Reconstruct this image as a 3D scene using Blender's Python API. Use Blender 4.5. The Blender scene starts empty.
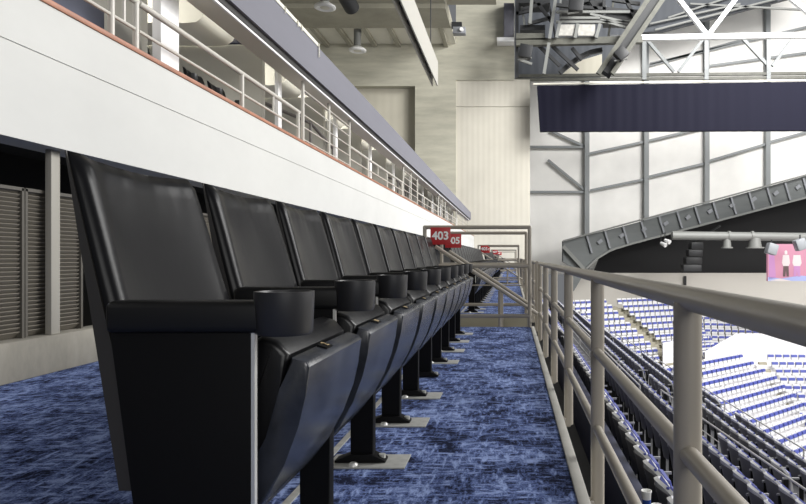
import bpy, bmesh, math, random
from mathutils import Vector, Matrix
random.seed(4)
SC = bpy.context.scene
COL = SC.collection
H = 0.72            # camera height above the carpet
F = 650.0           # focal length in pixels
VX, VY = 512.0, 257.0

def at(px, py, Y):
    """point seen at pixel (px,py) at depth Y"""
    return Vector(((px-VX)*Y/F, Y, H-(py-VY)*Y/F))

# ------------------------------------------------------------------ materials
def new_mat(name):
    m = bpy.data.materials.new(name); m.use_nodes = True
    nt = m.node_tree
    return m, nt, nt.nodes['Principled BSDF']

def mat(name, col, rough=0.5, metal=0.0, var=0.0, scale=8.0, bump=0.0, bscale=40.0, spec=0.5, stretch=(1,1,1), coat=0.0):
    m, nt, b = new_mat(name)
    b.inputs['Base Color'].default_value = (*col, 1)
    b.inputs['Roughness'].default_value = rough
    b.inputs['Metallic'].default_value = metal
    b.inputs['Specular IOR Level'].default_value = spec
    b.inputs['Coat Weight'].default_value = coat
    tc = nt.nodes.new('ShaderNodeTexCoord')
    mp = nt.nodes.new('ShaderNodeMapping'); mp.inputs['Scale'].default_value = stretch
    nt.links.new(tc.outputs['Object'], mp.inputs['Vector'])
    if var > 0:
        n = nt.nodes.new('ShaderNodeTexNoise'); n.inputs['Scale'].default_value = scale
        n.inputs['Detail'].default_value = 5
        r = nt.nodes.new('ShaderNodeValToRGB')
        r.color_ramp.elements[0].position = 0.3; r.color_ramp.elements[1].position = 0.7
        r.color_ramp.elements[0].color = (*[max(0, c*(1-var)) for c in col], 1)
        r.color_ramp.elements[1].color = (*[min(1, c*(1+var)) for c in col], 1)
        nt.links.new(mp.outputs[0], n.inputs['Vector'])
        nt.links.new(n.outputs['Fac'], r.inputs[0])
        nt.links.new(r.outputs[0], b.inputs['Base Color'])
    if bump > 0:
        n2 = nt.nodes.new('ShaderNodeTexNoise'); n2.inputs['Scale'].default_value = bscale
        n2.inputs['Detail'].default_value = 3
        nt.links.new(mp.outputs[0], n2.inputs['Vector'])
        bp = nt.nodes.new('ShaderNodeBump'); bp.inputs['Strength'].default_value = bump
        bp.inputs['Distance'].default_value = 0.02
        nt.links.new(n2.outputs['Fac'], bp.inputs['Height'])
        nt.links.new(bp.outputs[0], b.inputs['Normal'])
    return m

def ribbed(name, col, axis, period, depth=0.6, rough=0.6, var=0.06):
    """metal cladding with ribs that repeat along one axis"""
    m, nt, b = new_mat(name)
    b.inputs['Roughness'].default_value = rough
    tc = nt.nodes.new('ShaderNodeTexCoord')
    w = nt.nodes.new('ShaderNodeTexWave'); w.bands_direction = axis
    w.inputs['Scale'].default_value = 0.314/period; w.inputs['Distortion'].default_value = 0
    nt.links.new(tc.outputs['Object'], w.inputs['Vector'])
    bp = nt.nodes.new('ShaderNodeBump'); bp.inputs['Strength'].default_value = depth; bp.inputs['Distance'].default_value = 0.05
    nt.links.new(w.outputs['Fac'], bp.inputs['Height']); nt.links.new(bp.outputs[0], b.inputs['Normal'])
    n = nt.nodes.new('ShaderNodeTexNoise'); n.inputs['Scale'].default_value = 0.4; n.inputs['Detail'].default_value = 4
    nt.links.new(tc.outputs['Object'], n.inputs['Vector'])
    r = nt.nodes.new('ShaderNodeValToRGB')
    r.color_ramp.elements[0].position = 0.3; r.color_ramp.elements[1].position = 0.7
    r.color_ramp.elements[0].color = (*[c*(1-var) for c in col], 1)
    r.color_ramp.elements[1].color = (*[min(1, c*(1+var)) for c in col], 1)
    nt.links.new(n.outputs['Fac'], r.inputs[0]); nt.links.new(r.outputs[0], b.inputs['Base Color'])
    return m

def carpet_mat():
    m, nt, b = new_mat('carpet')
    b.inputs['Roughness'].default_value = 0.95
    b.inputs['Specular IOR Level'].default_value = 0.1
    tc = nt.nodes.new('ShaderNodeTexCoord')
    def noise(scale, stretch, detail=4, rough=0.6):
        mp = nt.nodes.new('ShaderNodeMapping'); mp.inputs['Scale'].default_value = stretch
        nt.links.new(tc.outputs['Object'], mp.inputs['Vector'])
        n = nt.nodes.new('ShaderNodeTexNoise'); n.inputs['Scale'].default_value = scale
        n.inputs['Detail'].default_value = detail; n.inputs['Roughness'].default_value = rough
        nt.links.new(mp.outputs[0], n.inputs['Vector'])
        return n.outputs['Fac']
    def mth(op, a, c):
        n = nt.nodes.new('ShaderNodeMath'); n.operation = op
        for i, v in enumerate((a, c)):
            if isinstance(v, float): n.inputs[i].default_value = v
            else: nt.links.new(v, n.inputs[i])
        return n.outputs[0]
    dash_x = noise(15, (1, 3.6, 1), 2.5); dash_y = noise(15, (3.6, 1, 1), 2.5); blot = noise(5, (1, 1, 1), 2)
    fine = noise(160, (1, 1.6, 1), 2)
    mx = mth('MAXIMUM', dash_x, dash_y)
    s = mth('ADD', mth('MULTIPLY', mx, 0.70), mth('ADD', mth('MULTIPLY', blot, 0.38), mth('MULTIPLY', fine, 0.28)))
    r = nt.nodes.new('ShaderNodeValToRGB')
    e = r.color_ramp.elements
    e[0].position = 0.62; e[0].color = (0.008, 0.011, 0.032, 1)
    e[1].position = 0.82; e[1].color = (0.30, 0.385, 0.66, 1)
    x = e.new(0.72); x.color = (0.095, 0.135, 0.31, 1)
    nt.links.new(s, r.inputs[0]); nt.links.new(r.outputs[0], b.inputs['Base Color'])
    bp = nt.nodes.new('ShaderNodeBump'); bp.inputs['Strength'].default_value = 0.5; bp.inputs['Distance'].default_value = 0.01
    nt.links.new(fine, bp.inputs['Height']); nt.links.new(bp.outputs[0], b.inputs['Normal'])
    return m

def concrete_mat(name, col, var=0.22, stretch=(0.25, 0.25, 1.6), scale=1.2):
    m, nt, b = new_mat(name)
    b.inputs['Roughness'].default_value = 0.85
    tc = nt.nodes.new('ShaderNodeTexCoord')
    mp = nt.nodes.new('ShaderNodeMapping'); mp.inputs['Scale'].default_value = stretch
    nt.links.new(tc.outputs['Object'], mp.inputs['Vector'])
    n = nt.nodes.new('ShaderNodeTexNoise'); n.inputs['Scale'].default_value = scale; n.inputs['Detail'].default_value = 8
    n.inputs['Roughness'].default_value = 0.65
    nt.links.new(mp.outputs[0], n.inputs['Vector'])
    r = nt.nodes.new('ShaderNodeValToRGB')
    r.color_ramp.elements[0].position = 0.28; r.color_ramp.elements[1].position = 0.72
    r.color_ramp.elements[0].color = (*[c*(1-var) for c in col], 1)
    r.color_ramp.elements[1].color = (*[min(1, c*(1+var)) for c in col], 1)
    nt.links.new(n.outputs['Fac'], r.inputs[0]); nt.links.new(r.outputs[0], b.inputs['Base Color'])
    return m

M = dict(
    carpet=carpet_mat(),
    vinyl=mat('vinyl', (0.006, 0.006, 0.007), 0.30, bump=0.05, bscale=9, spec=0.12),
    seat_vinyl=mat('seat_vinyl', (0.008, 0.008, 0.009), 0.33, bump=0.05, bscale=22, spec=0.3),
    seat_shell=mat('seat_shell', (0.024, 0.027, 0.036), 0.27, var=0.5, scale=9, bump=0.03, bscale=60, spec=0.65),
    shell=mat('back_shell', (0.020, 0.018, 0.016), 0.5),
    black=mat('black_plastic', (0.0045, 0.0045, 0.005), 0.45, spec=0.3),
    blackmatte=mat('black_matte', (0.0025, 0.0025, 0.003), 0.65, spec=0.15),
    cup=mat('cup_plastic', (0.014, 0.014, 0.016), 0.45),
    steel=mat('steel', (0.62, 0.62, 0.60), 0.45, metal=0.6),
    plate=mat('plate_steel', (0.40, 0.40, 0.38), 0.55, metal=0.3, var=0.15, scale=30),
    rail=mat('rail_paint', (0.31, 0.28, 0.235), 0.36, var=0.05, scale=6, spec=0.6),
    kerb=mat('kerb', (0.42, 0.41, 0.38), 0.6, var=0.15, scale=5),
    whitewall=concrete_mat('white_concrete', (0.59, 0.59, 0.57), 0.05, (0.5, 0.35, 0.6), 2.0),
    brown=mat('trim_wood', (0.36, 0.15, 0.085), 0.5, var=0.2, scale=5),
    band=concrete_mat('band_paint', (0.18, 0.18, 0.21), 0.05),
    dark_band=mat('dark_reveal', (0.018, 0.017, 0.016), 0.6),
    soffit=concrete_mat('soffit', (0.74, 0.72, 0.63), 0.06),
    concrete=concrete_mat('concrete', (0.47, 0.455, 0.375), 0.20),
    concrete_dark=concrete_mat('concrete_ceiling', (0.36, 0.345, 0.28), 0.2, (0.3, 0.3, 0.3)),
    plinth=concrete_mat('plinth', (0.25, 0.235, 0.20), 0.35, (1.2, 1.2, 0.5), 2.0),
    louver=mat('louver', (0.15, 0.135, 0.11), 0.6),
    louver_post=mat('louver_post', (0.30, 0.285, 0.25), 0.6),
    suite_wall=concrete_mat('suite_wall', (0.44, 0.43, 0.39), 0.06),
    white=mat('white_paint', (0.86, 0.86, 0.86), 0.5),
    suite_rail=mat('suite_rail', (0.55, 0.53, 0.48), 0.4),
    dark_rail=mat('dark_rail', (0.10, 0.09, 0.085), 0.45),
    navy=mat('navy', (0.010, 0.013, 0.045), 0.6),
    slate=mat('slate_fabric', (0.12, 0.13, 0.18), 0.8),
    red=mat('sign_red', (0.44, 0.018, 0.022), 0.45),
    signwhite=mat('sign_white', (0.9, 0.9, 0.88), 0.5),
    gold=mat('gold_print', (0.52, 0.40, 0.22), 0.4),
    clad=ribbed('beige_cladding', (0.62, 0.59, 0.51), 'X', 0.40, 0.10),
    clad2=ribbed('tan_cladding', (0.56, 0.53, 0.44), 'X', 0.6, 0.12),
    frosted=ribbed('frosted_panel', (0.88, 0.865, 0.83), 'X', 0.9, 0.08),
    steelcol=mat('steel_column', (0.24, 0.255, 0.26), 0.5),
    truss=mat('truss_white', (0.78, 0.79, 0.80), 0.5),
    deck=ribbed('roof_deck', (0.06, 0.067, 0.08), 'X', 0.7, 0.2),
    gantry=mat('gantry_steel', (0.10, 0.10, 0.083), 0.55, var=0.2, scale=2),
    gantry_dark=mat('gantry_dark', (0.020, 0.021, 0.023), 0.5),
    drape=mat('drape', (0.010, 0.010, 0.019), 0.62, bump=0.06, bscale=2.0, spec=0.05, stretch=(5, 1, 0.05)),
    raker=concrete_mat('raker', (0.15, 0.16, 0.16), 0.12),
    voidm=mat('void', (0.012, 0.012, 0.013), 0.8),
    duct=mat('duct', (0.20, 0.205, 0.195), 0.5),
    step=concrete_mat('stand_concrete', (0.13, 0.13, 0.135), 0.12, (0.6, 0.6, 0.6)),
    step_dark=concrete_mat('stand_concrete_dark', (0.045, 0.046, 0.05), 0.15, (0.6, 0.6, 0.6)),
    stair=concrete_mat('stair_tan', (0.30, 0.28, 0.22), 0.15),
    shellw=mat('seat_white', (0.60, 0.60, 0.60), 0.4),
    blue=mat('seat_blue', (0.060, 0.075, 0.30), 0.5),
    armg=mat('seat_arm', (0.35, 0.35, 0.36), 0.5),
    pale=mat('arena_pale', (0.72, 0.68, 0.60), 0.6, var=0.1, scale=0.3),
    parapet=mat('parapet', (0.75, 0.74, 0.75), 0.6),
    paper=mat('paper_cup', (0.82, 0.82, 0.80), 0.6),
    paper_blue=mat('paper_blue', (0.03, 0.08, 0.35), 0.6),
    concourse=mat('concourse_paint', (0.58, 0.55, 0.50), 0.6),
    baffle=mat('baffle', (0.42, 0.41, 0.375), 0.6),
    louver_dark=mat('louver_frame', (0.075, 0.068, 0.056), 0.6),
    seat_back_shade=mat('seat_back_shade', (0.13, 0.13, 0.137), 0.45),  # dark grey holding the shade on the backs of the white shells
    grey=mat('grey_box', (0.24, 0.25, 0.27), 0.5),
)

# ------------------------------------------------------------------ mesh builder
class MB:
    def __init__(s): s.bm = bmesh.new()
    def _new(s, g): return g['verts']
    def box(s, x0, x1, y0, y1, z0, z1, bev=0.0, seg=2):
        r = bmesh.ops.create_cube(s.bm, size=1)
        for v in r['verts']:
            v.co = Vector((x0+(v.co.x+.5)*(x1-x0), y0+(v.co.y+.5)*(y1-y0), z0+(v.co.z+.5)*(z1-z0)))
        if bev > 0:
            es = list({e for v in r['verts'] for e in v.link_edges})
            bmesh.ops.bevel(s.bm, geom=es, offset=bev, segments=seg, affect='EDGES', profile=0.5)
        return s
    def tube(s, p, q, r, n=12, r2=None, caps=True):
        p, q = Vector(p), Vector(q); d = q-p
        if d.length < 1e-6: return s
        rot = d.to_track_quat('Z', 'Y').to_matrix().to_4x4()
        bmesh.ops.create_cone(s.bm, cap_ends=caps, cap_tris=False, segments=n, radius1=r, radius2=r if r2 is None else r2,
                              depth=d.length, matrix=Matrix.Translation((p+q)/2) @ rot)
        return s
    def ball(s, p, r, n=12):
        bmesh.ops.create_uvsphere(s.bm, u_segments=n, v_segments=max(6, n//2), radius=r, matrix=Matrix.Translation(Vector(p)))
        return s
    def path(s, pts, r, n=12):
        for a, b in zip(pts, pts[1:]): s.tube(a, b, r, n)
        for p in pts[1:-1]: s.ball(p, r, n)
        return s
    def beam(s, p, q, w, h, up=(0, 0, 1)):
        """rectangular bar from p to q, w wide across, h deep along up"""
        p, q = Vector(p), Vector(q); d = (q-p).normalized(); u = Vector(up)
        if abs(d.dot(u)) > 0.99: u = Vector((0, 1, 0))
        a = d.cross(u).normalized(); u = a.cross(d).normalized()
        vs = []
        for c in (p, q):
            for i, j in ((-1, -1), (1, -1), (1, 1), (-1, 1)):
                vs.append(s.bm.verts.new(c + a*(i*w/2) + u*(j*h/2)))
        for f in ((0,1,2,3), (7,6,5,4), (0,4,5,1), (1,5,6,2), (2,6,7,3), (3,7,4,0)):
            s.bm.faces.new([vs[k] for k in f])
        return s
    def prism(s, poly, y0, y1, bev=0.0, seg=2):
        """(x,z) outline carried from y0 to y1"""
        a = [s.bm.verts.new((x, y0, z)) for x, z in poly]
        b = [s.bm.verts.new((x, y1, z)) for x, z in poly]
        n = len(poly); fs = [s.bm.faces.new(a), s.bm.faces.new(b[::-1])]
        for i in range(n):
            fs.append(s.bm.faces.new((a[i], b[i], b[(i+1) % n], a[(i+1) % n])))
        if bev > 0:
            es = [e for f in fs[:2] for e in f.edges]
            bmesh.ops.bevel(s.bm, geom=es, offset=bev, segments=seg, affect='EDGES', profile=0.5)
        return s
    def lathe(s, cx, cy, prof, n=20):
        rings = []
        for r, z in prof:
            rings.append([s.bm.verts.new((cx+r*math.cos(2*math.pi*k/n), cy+r*math.sin(2*math.pi*k/n), z)) for k in range(n)])
        for a, b in zip(rings, rings[1:]):
            for k in range(n): s.bm.faces.new((a[k], a[(k+1) % n], b[(k+1) % n], b[k]))
        s.bm.faces.new(rings[0][::-1]); s.bm.faces.new(rings[-1])
        return s
    def quadbox(s, pts, depth):
        """planar outline in the picture's XZ plane given as 3D points, thickened along +Y"""
        a = [s.bm.verts.new(p) for p in pts]; b = [s.bm.verts.new(Vector(p)+Vector((0, depth, 0))) for p in pts]
        n = len(pts); s.bm.faces.new(a); s.bm.faces.new(b[::-1])
        for i in range(n): s.bm.faces.new((a[i], b[i], b[(i+1) % n], a[(i+1) % n]))
        return s
    def shift(s, dz):
        for v in s.bm.verts: v.co.z += dz
        return s
    def build(s, name, m, parent=None, smooth=True, angle=40):
        bm = s.bm
        bmesh.ops.recalc_face_normals(bm, faces=bm.faces[:])
        if parent is None:
            xs = [v.co for v in bm.verts]
            o = Vector(((min(c.x for c in xs)+max(c.x for c in xs))/2, (min(c.y for c in xs)+max(c.y for c in xs))/2, min(c.z for c in xs)))
        else:
            o = Vector(); p = parent
            while p: o += p.location; p = p.parent
        for v in bm.verts: v.co -= o
        me = bpy.data.meshes.new(name); bm.to_mesh(me); bm.free()
        me.materials.append(M[m] if isinstance(m, str) else m)
        if smooth:
            me.polygons.foreach_set('use_smooth', [True]*len(me.polygons))
            me.set_sharp_from_angle(angle=math.radians(angle))
        ob = bpy.data.objects.new(name, me); COL.objects.link(ob)
        if parent is None: ob.location = o
        else: ob.parent = parent
        return ob

def tag(o, label, cat, group=None, kind=None):
    o['label'] = label; o['category'] = cat
    if group: o['group'] = group
    if kind: o['kind'] = kind
    return o
def thing(name, loc, label, cat, group=None):
    o = bpy.data.objects.new(name, None); COL.objects.link(o); o.location = loc; o.empty_display_size = 0.1
    return tag(o, label, cat, group)
def struct(o, label=None, cat=None):
    o['kind'] = 'structure'
    if label: o['label'] = label
    if cat: o['category'] = cat
    return o
def dup(root, loc, label, group=None, parts=True):
    r = root.copy(); COL.objects.link(r); r.location = loc; r['label'] = label
    if group: r['group'] = group
    def rec(src, dst):
        for ch in KIDS[src.name]:
            c = ch.copy(); COL.objects.link(c); c.parent = dst
            rec(ch, c)
    rec(root, r)
    return r
KIDS = {}
def index(root):
    KIDS[root.name] = list(root.children)
    for c in root.children: index(c)
ONES = ['zeroth', 'first', 'second', 'third', 'fourth', 'fifth', 'sixth', 'seventh', 'eighth', 'ninth', 'tenth', 'eleventh', 'twelfth',
        'thirteenth', 'fourteenth', 'fifteenth', 'sixteenth', 'seventeenth', 'eighteenth', 'nineteenth']
TENS = {2: 'twent', 3: 'thirt', 4: 'fort', 5: 'fift', 6: 'sixt', 7: 'sevent', 8: 'eight', 9: 'ninet'}
def ordinal(n):
    if n < 20: return ONES[n]
    t, u = divmod(n, 10)
    return TENS[t]+'ieth' if u == 0 else TENS[t]+'y-'+ONES[u]
def text(name, body, size, loc, parent, m, depth=0.002, bold=0.0, rotx=math.pi/2, roty=0.0):
    cu = bpy.data.curves.new(name, 'FONT'); cu.body = body; cu.size = size; cu.align_x = 'CENTER'; cu.align_y = 'CENTER'
    cu.extrude = depth; cu.offset = bold
    cu.materials.append(M[m])
    tmp = bpy.data.objects.new(name+'_outline', cu); COL.objects.link(tmp)
    bpy.context.view_layer.update()
    me = bpy.data.meshes.new_from_object(tmp.evaluated_get(bpy.context.evaluated_depsgraph_get()))
    bpy.data.objects.remove(tmp); me.name = name
    o = bpy.data.objects.new(name, me); COL.objects.link(o)
    o.rotation_euler = (rotx, 0, roty); o.location = loc; o.parent = parent
    return o

# ------------------------------------------------------------------ levels of the tier we stand on
YA = [(-3.0, 6.70), (8.25, 17.25), (18.85, 27.95), (29.5, 38.55), (40.2, 47.9)]      # carpet lengths
GAPS = [(6.70, 8.25), (17.25, 18.85), (27.95, 29.5), (38.55, 40.2)]
XE = 0.192
for y0, y1 in YA:
    struct(MB().box(-2.9, XE, y0, y1, -0.03, 0.0).build('floor', 'carpet', smooth=False))
for y0, y1 in YA:
    struct(MB().box(-2.9, XE, y0, y1, -0.30, -0.03).build('floor_slab', 'stair', smooth=False))
    struct(MB().box(XE, XE+0.038, y0, y1, -0.32, 0.006, 0.004).build('trim_kerb', 'kerb'))
for y0, y1 in GAPS:
    b = MB()
    b.box(-2.9, -0.95, y0, y1, -0.30, 0.0)
    for k in range(4):
        x = -0.95+0.28*k
        b.box(x, x+0.28, y0, y1, -0.5-0.19*k, -0.19*(k+1))
    struct(b.build('floor_stairs', 'stair', smooth=False))
struct(MB().box(-0.9, 0.10, -3, 47.9, -2.4, -1.7).box(0.0, 0.10, -3, 47.9, -1.7, -1.2).build('wall_riser', 'step_dark', smooth=False))

# ------------------------------------------------------------------ left side: louvre wall, white balcony front, suites
XW = -2.80
zr = lambda r, X=XW: H + r*abs(X)
b = MB()
b.box(XW-0.22, XW, -3, 47.9, zr(.24), zr(.4303)-.006).box(XW-0.22, XW-.008, -3, 47.9, zr(.4303)-.006, zr(.4303)+.006)
b.box(XW-0.22, XW, -3, 47.9, zr(.4303)+.006, zr(.5434))
struct(b.build('wall_left', 'whitewall', smooth=False))
struct(MB().box(XW-0.24, XW+0.012, -3, 47.9, zr(.5434), zr(.5434)+.036, .005).build('trim_balcony', 'brown'))
struct(MB().box(XW-0.20, XW-0.05, -3, 47.9, 0, 0.235, .01).build('baseboard_left', 'plinth'))
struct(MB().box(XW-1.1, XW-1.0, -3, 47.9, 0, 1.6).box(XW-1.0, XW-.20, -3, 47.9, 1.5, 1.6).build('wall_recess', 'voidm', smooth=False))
def louvre(y0, y1, label):
    t = thing('ventilation_louver', ((XW-.17), (y0+y1)/2, 0.235), label, 'louver', 'louvre panels under the balcony')
    s = MB(); n = 34
    for k in range(n):
        z = 0.245+k*(1.115-0.245)/n
        s.beam((XW-.15, y0, z+.012), (XW-.15, y1, z+.012), 0.05, 0.006, up=(-0.7, 0, 0.7))
    s.build('slat', 'louver', t, smooth=False)
    f = MB().box(XW-.185, XW-.12, y0-.004, y0+.016, .235, 1.13).box(XW-.185, XW-.12, y1-.016, y1+.004, .235, 1.13)
    f.box(XW-.185, XW-.12, y0, y1, 1.115, 1.135)
    f.build('frame', 'louver_dark', t)
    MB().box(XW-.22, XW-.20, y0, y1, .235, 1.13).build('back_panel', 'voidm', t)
for i, (y0, y1, w) in enumerate([(1.2, 2.5, 'out beyond'), (2.52, 3.89, 'left of'), (3.905, 4.14, 'directly left of'), (4.16, 4.42, 'right of')]):
    louvre(y0, y1, ['brown slatted louvre panel nearest the camera at the far left edge', 'wide brown slatted louvre panel under the white balcony wall',
                    'narrow brown slatted louvre strip just left of the grey post', 'brown slatted louvre panel between the grey post and the first chair'][i])
for i in range(4):
    louvre(4.95+i*2.9, 7.75+i*2.9, f'long brown slatted louvre panel beyond the dark gap, {ordinal(i+1)} along the wall')
tag(MB().box(XW-.11, XW-.07, 4.05, 4.13, .235, zr(.24), .004).build('louver_post', 'louver_post'),
    'light grey post between the louvre panels behind the first black chair', 'post')

# band, soffit, suites
struct(MB().box(XW-.04, XW+.02, -3, 44, zr(.905), zr(1.075)).build('wall_band', 'band', smooth=False))
struct(MB().box(XW-.06, XW-.02, -3, 44, zr(.882), zr(.905)).build('trim_reveal', 'dark_band', smooth=False))
struct(MB().box(XW-.055, XW-.03, -3, 44, zr(.872), zr(.884)).build('trim_soffit', 'white', smooth=False))
struct(MB().box(XW-.32, XW-.055, -3, 44, zr(.878), zr(1.06)).build('beam_soffit', 'soffit', smooth=False))
struct(MB().box(-7, -3.65, -3, 44, 4.3, 4.42).build('ceiling_suite', 'navy', smooth=False))
struct(MB().box(-7, XW-.24, -3, 44, 1.80, 2.02).build('floor_suite', 'slate', smooth=False))
struct(MB().box(-7.2, -7, -3, 44, 2.02, 4.3).build('wall_suite', 'suite_wall', smooth=False))
for k in range(12):
    y = 6.0+2.9*k
    struct(MB().box(-7, -3.42, y, y+.1, 2.02, 3.62).build('wall_fin', 'suite_wall', smooth=False))
    bb = MB()
    pr = [(-7, 4.28), (-7, 3.64), (-4.05, 3.60)]+[(-3.9+.35*math.sin(a)*0.6-.05, 3.9-.30*math.cos(a)) for a in [0.3, 0.7, 1.1, 1.5]]+[(-3.74, 4.28)]
    bb.prism(pr, y+2.0, y+2.88); struct(bb.build('ceiling_bulkhead', 'soffit'))
    w = .19 if k == 0 else .10
    struct(MB().box(-3.25, -3.25+(.08 if k == 0 else .05), y-(.13 if k == 0 else .0), y+(.19 if k == 0 else .14), 2.02, 4.0, .004).build('column', 'white'))
# cable tray with hooks on the band top
t = thing('cable_tray', (XW, 4, zr(1.075)), 'pale strip with small hooks along the top of the grey fascia', 'cable tray')
MB().box(XW-.02, XW+.03, -3, 9.3, zr(1.075), zr(1.092)).build('strip', 'soffit', t)
for k in range(10):
    y = 5.3+k*.36+.1*(k % 3)
    MB().tube((XW+.04, y, zr(1.09)), (XW+.04, y, zr(1.06)), .007, 6).build('hook', 'soffit', t)
MB().tube((XW+.04, 9.3, zr(1.09)), (XW+.04, 9.3, zr(1.02)), .010, 6).build('hook', 'soffit', t)

# balcony guard rails: low and tall lengths alternate
XR = -2.93
def low_rail(y0, y1, label, posts):
    t = thing('balcony_railing', (XR, y0, zr(.5434)+.036), label, 'railing', 'low balcony rails')
    zt = zr(.69, XR)-.03; zm = zr(.615, XR)-.03
    MB().tube((XR, y0, zt), (XR, y1, zt), .025).build('handrail', 'suite_rail', t)
    MB().tube((XR, y0, zm), (XR, y1, zm), .014, 8).build('rail', 'suite_rail', t)
    for y in posts:
        MB().tube((XR, y, zr(.5434)+.03), (XR, y, zt), .024).build('post', 'suite_rail', t)
    for a, c in zip(posts, posts[1:]):
        MB().tube((XR, (a+c)/2, zm), (XR, (a+c)/2, zt), .014, 8).build('spacer', 'suite_rail', t)
def tall_rail(y0, y1, label):
    t = thing('balcony_guard', (XR, y0, zr(.5434)+.036), label, 'railing', 'tall barred balcony guards')
    zt = zr(.895, XR)-.10; zb = zr(.5434)+.03
    for y in (y0, (y0+y1)/2, y1):
        MB().tube((XR, y, zb), (XR, y, zt), .024).build('post', 'suite_rail', t)
    MB().tube((XR, y0, zt), (XR, y1, zt), .024).build('handrail', 'suite_rail', t)
    for k in range(5):
        z = zb+.10+k*(zt-zb-.1)/5
        MB().tube((XR, y0, z), (XR, y1, z), .010, 8).build('rail', 'suite_rail', t)
low_rail(2.6, 5.08, 'low pale balcony rail nearest the camera above the white wall', [2.65, 4.75, 5.06])
low_rail(5.1, 8.95, 'low pale balcony rail between the white column and first tall guard', [7.05, 8.9])
tall_rail(9.1, 11.7, 'tall barred balcony guard nearest the camera above the white wall')
low_rail(11.75, 17.4, 'low balcony rail between the first and second tall guards', [13.2, 15.2, 17.3])
tall_rail(17.5, 20.1, 'second tall barred balcony guard above the white wall')
low_rail(20.2, 25.7, 'low balcony rail between the second and third tall guards', [21.6, 23.6, 25.6])
tall_rail(25.8, 28.4, 'third tall barred balcony guard along the white wall')
low_rail(28.5, 33.9, 'low balcony rail between the third and fourth tall guards', [30, 32, 33.8])
tall_rail(34, 43, 'long barred balcony guard at the far end of the white wall')
def inner_rail(y, label):
    t = thing('stair_handrail', (-3.7, y, 2.02), label, 'railing', 'dark handrails inside the suites')
    MB().path([(-6.0, y, 3.05), (-3.95, y, 3.12), (-3.35, y+1.2, 2.95), (-3.35, y+2.6, 2.75)], .028).build('handrail', 'dark_rail', t)
    MB().path([(-6.0, y, 2.62), (-3.95, y, 2.66), (-3.35, y+1.2, 2.5), (-3.35, y+2.6, 2.32)], .018, 8).build('rail', 'dark_rail', t)
    for p, z in (((-3.95, y), 3.12), ((-3.35, y+1.2), 2.95), ((-3.35, y+2.6), 2.75)):
        MB().tube((p[0], p[1], 2.02), (p[0], p[1], z), .024).build('post', 'dark_rail', t)
inner_rail(9.6, 'dark bent handrail in the suite behind the first tall guard')
inner_rail(17.9, 'dark bent handrail in the suite behind the second tall guard')

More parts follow.
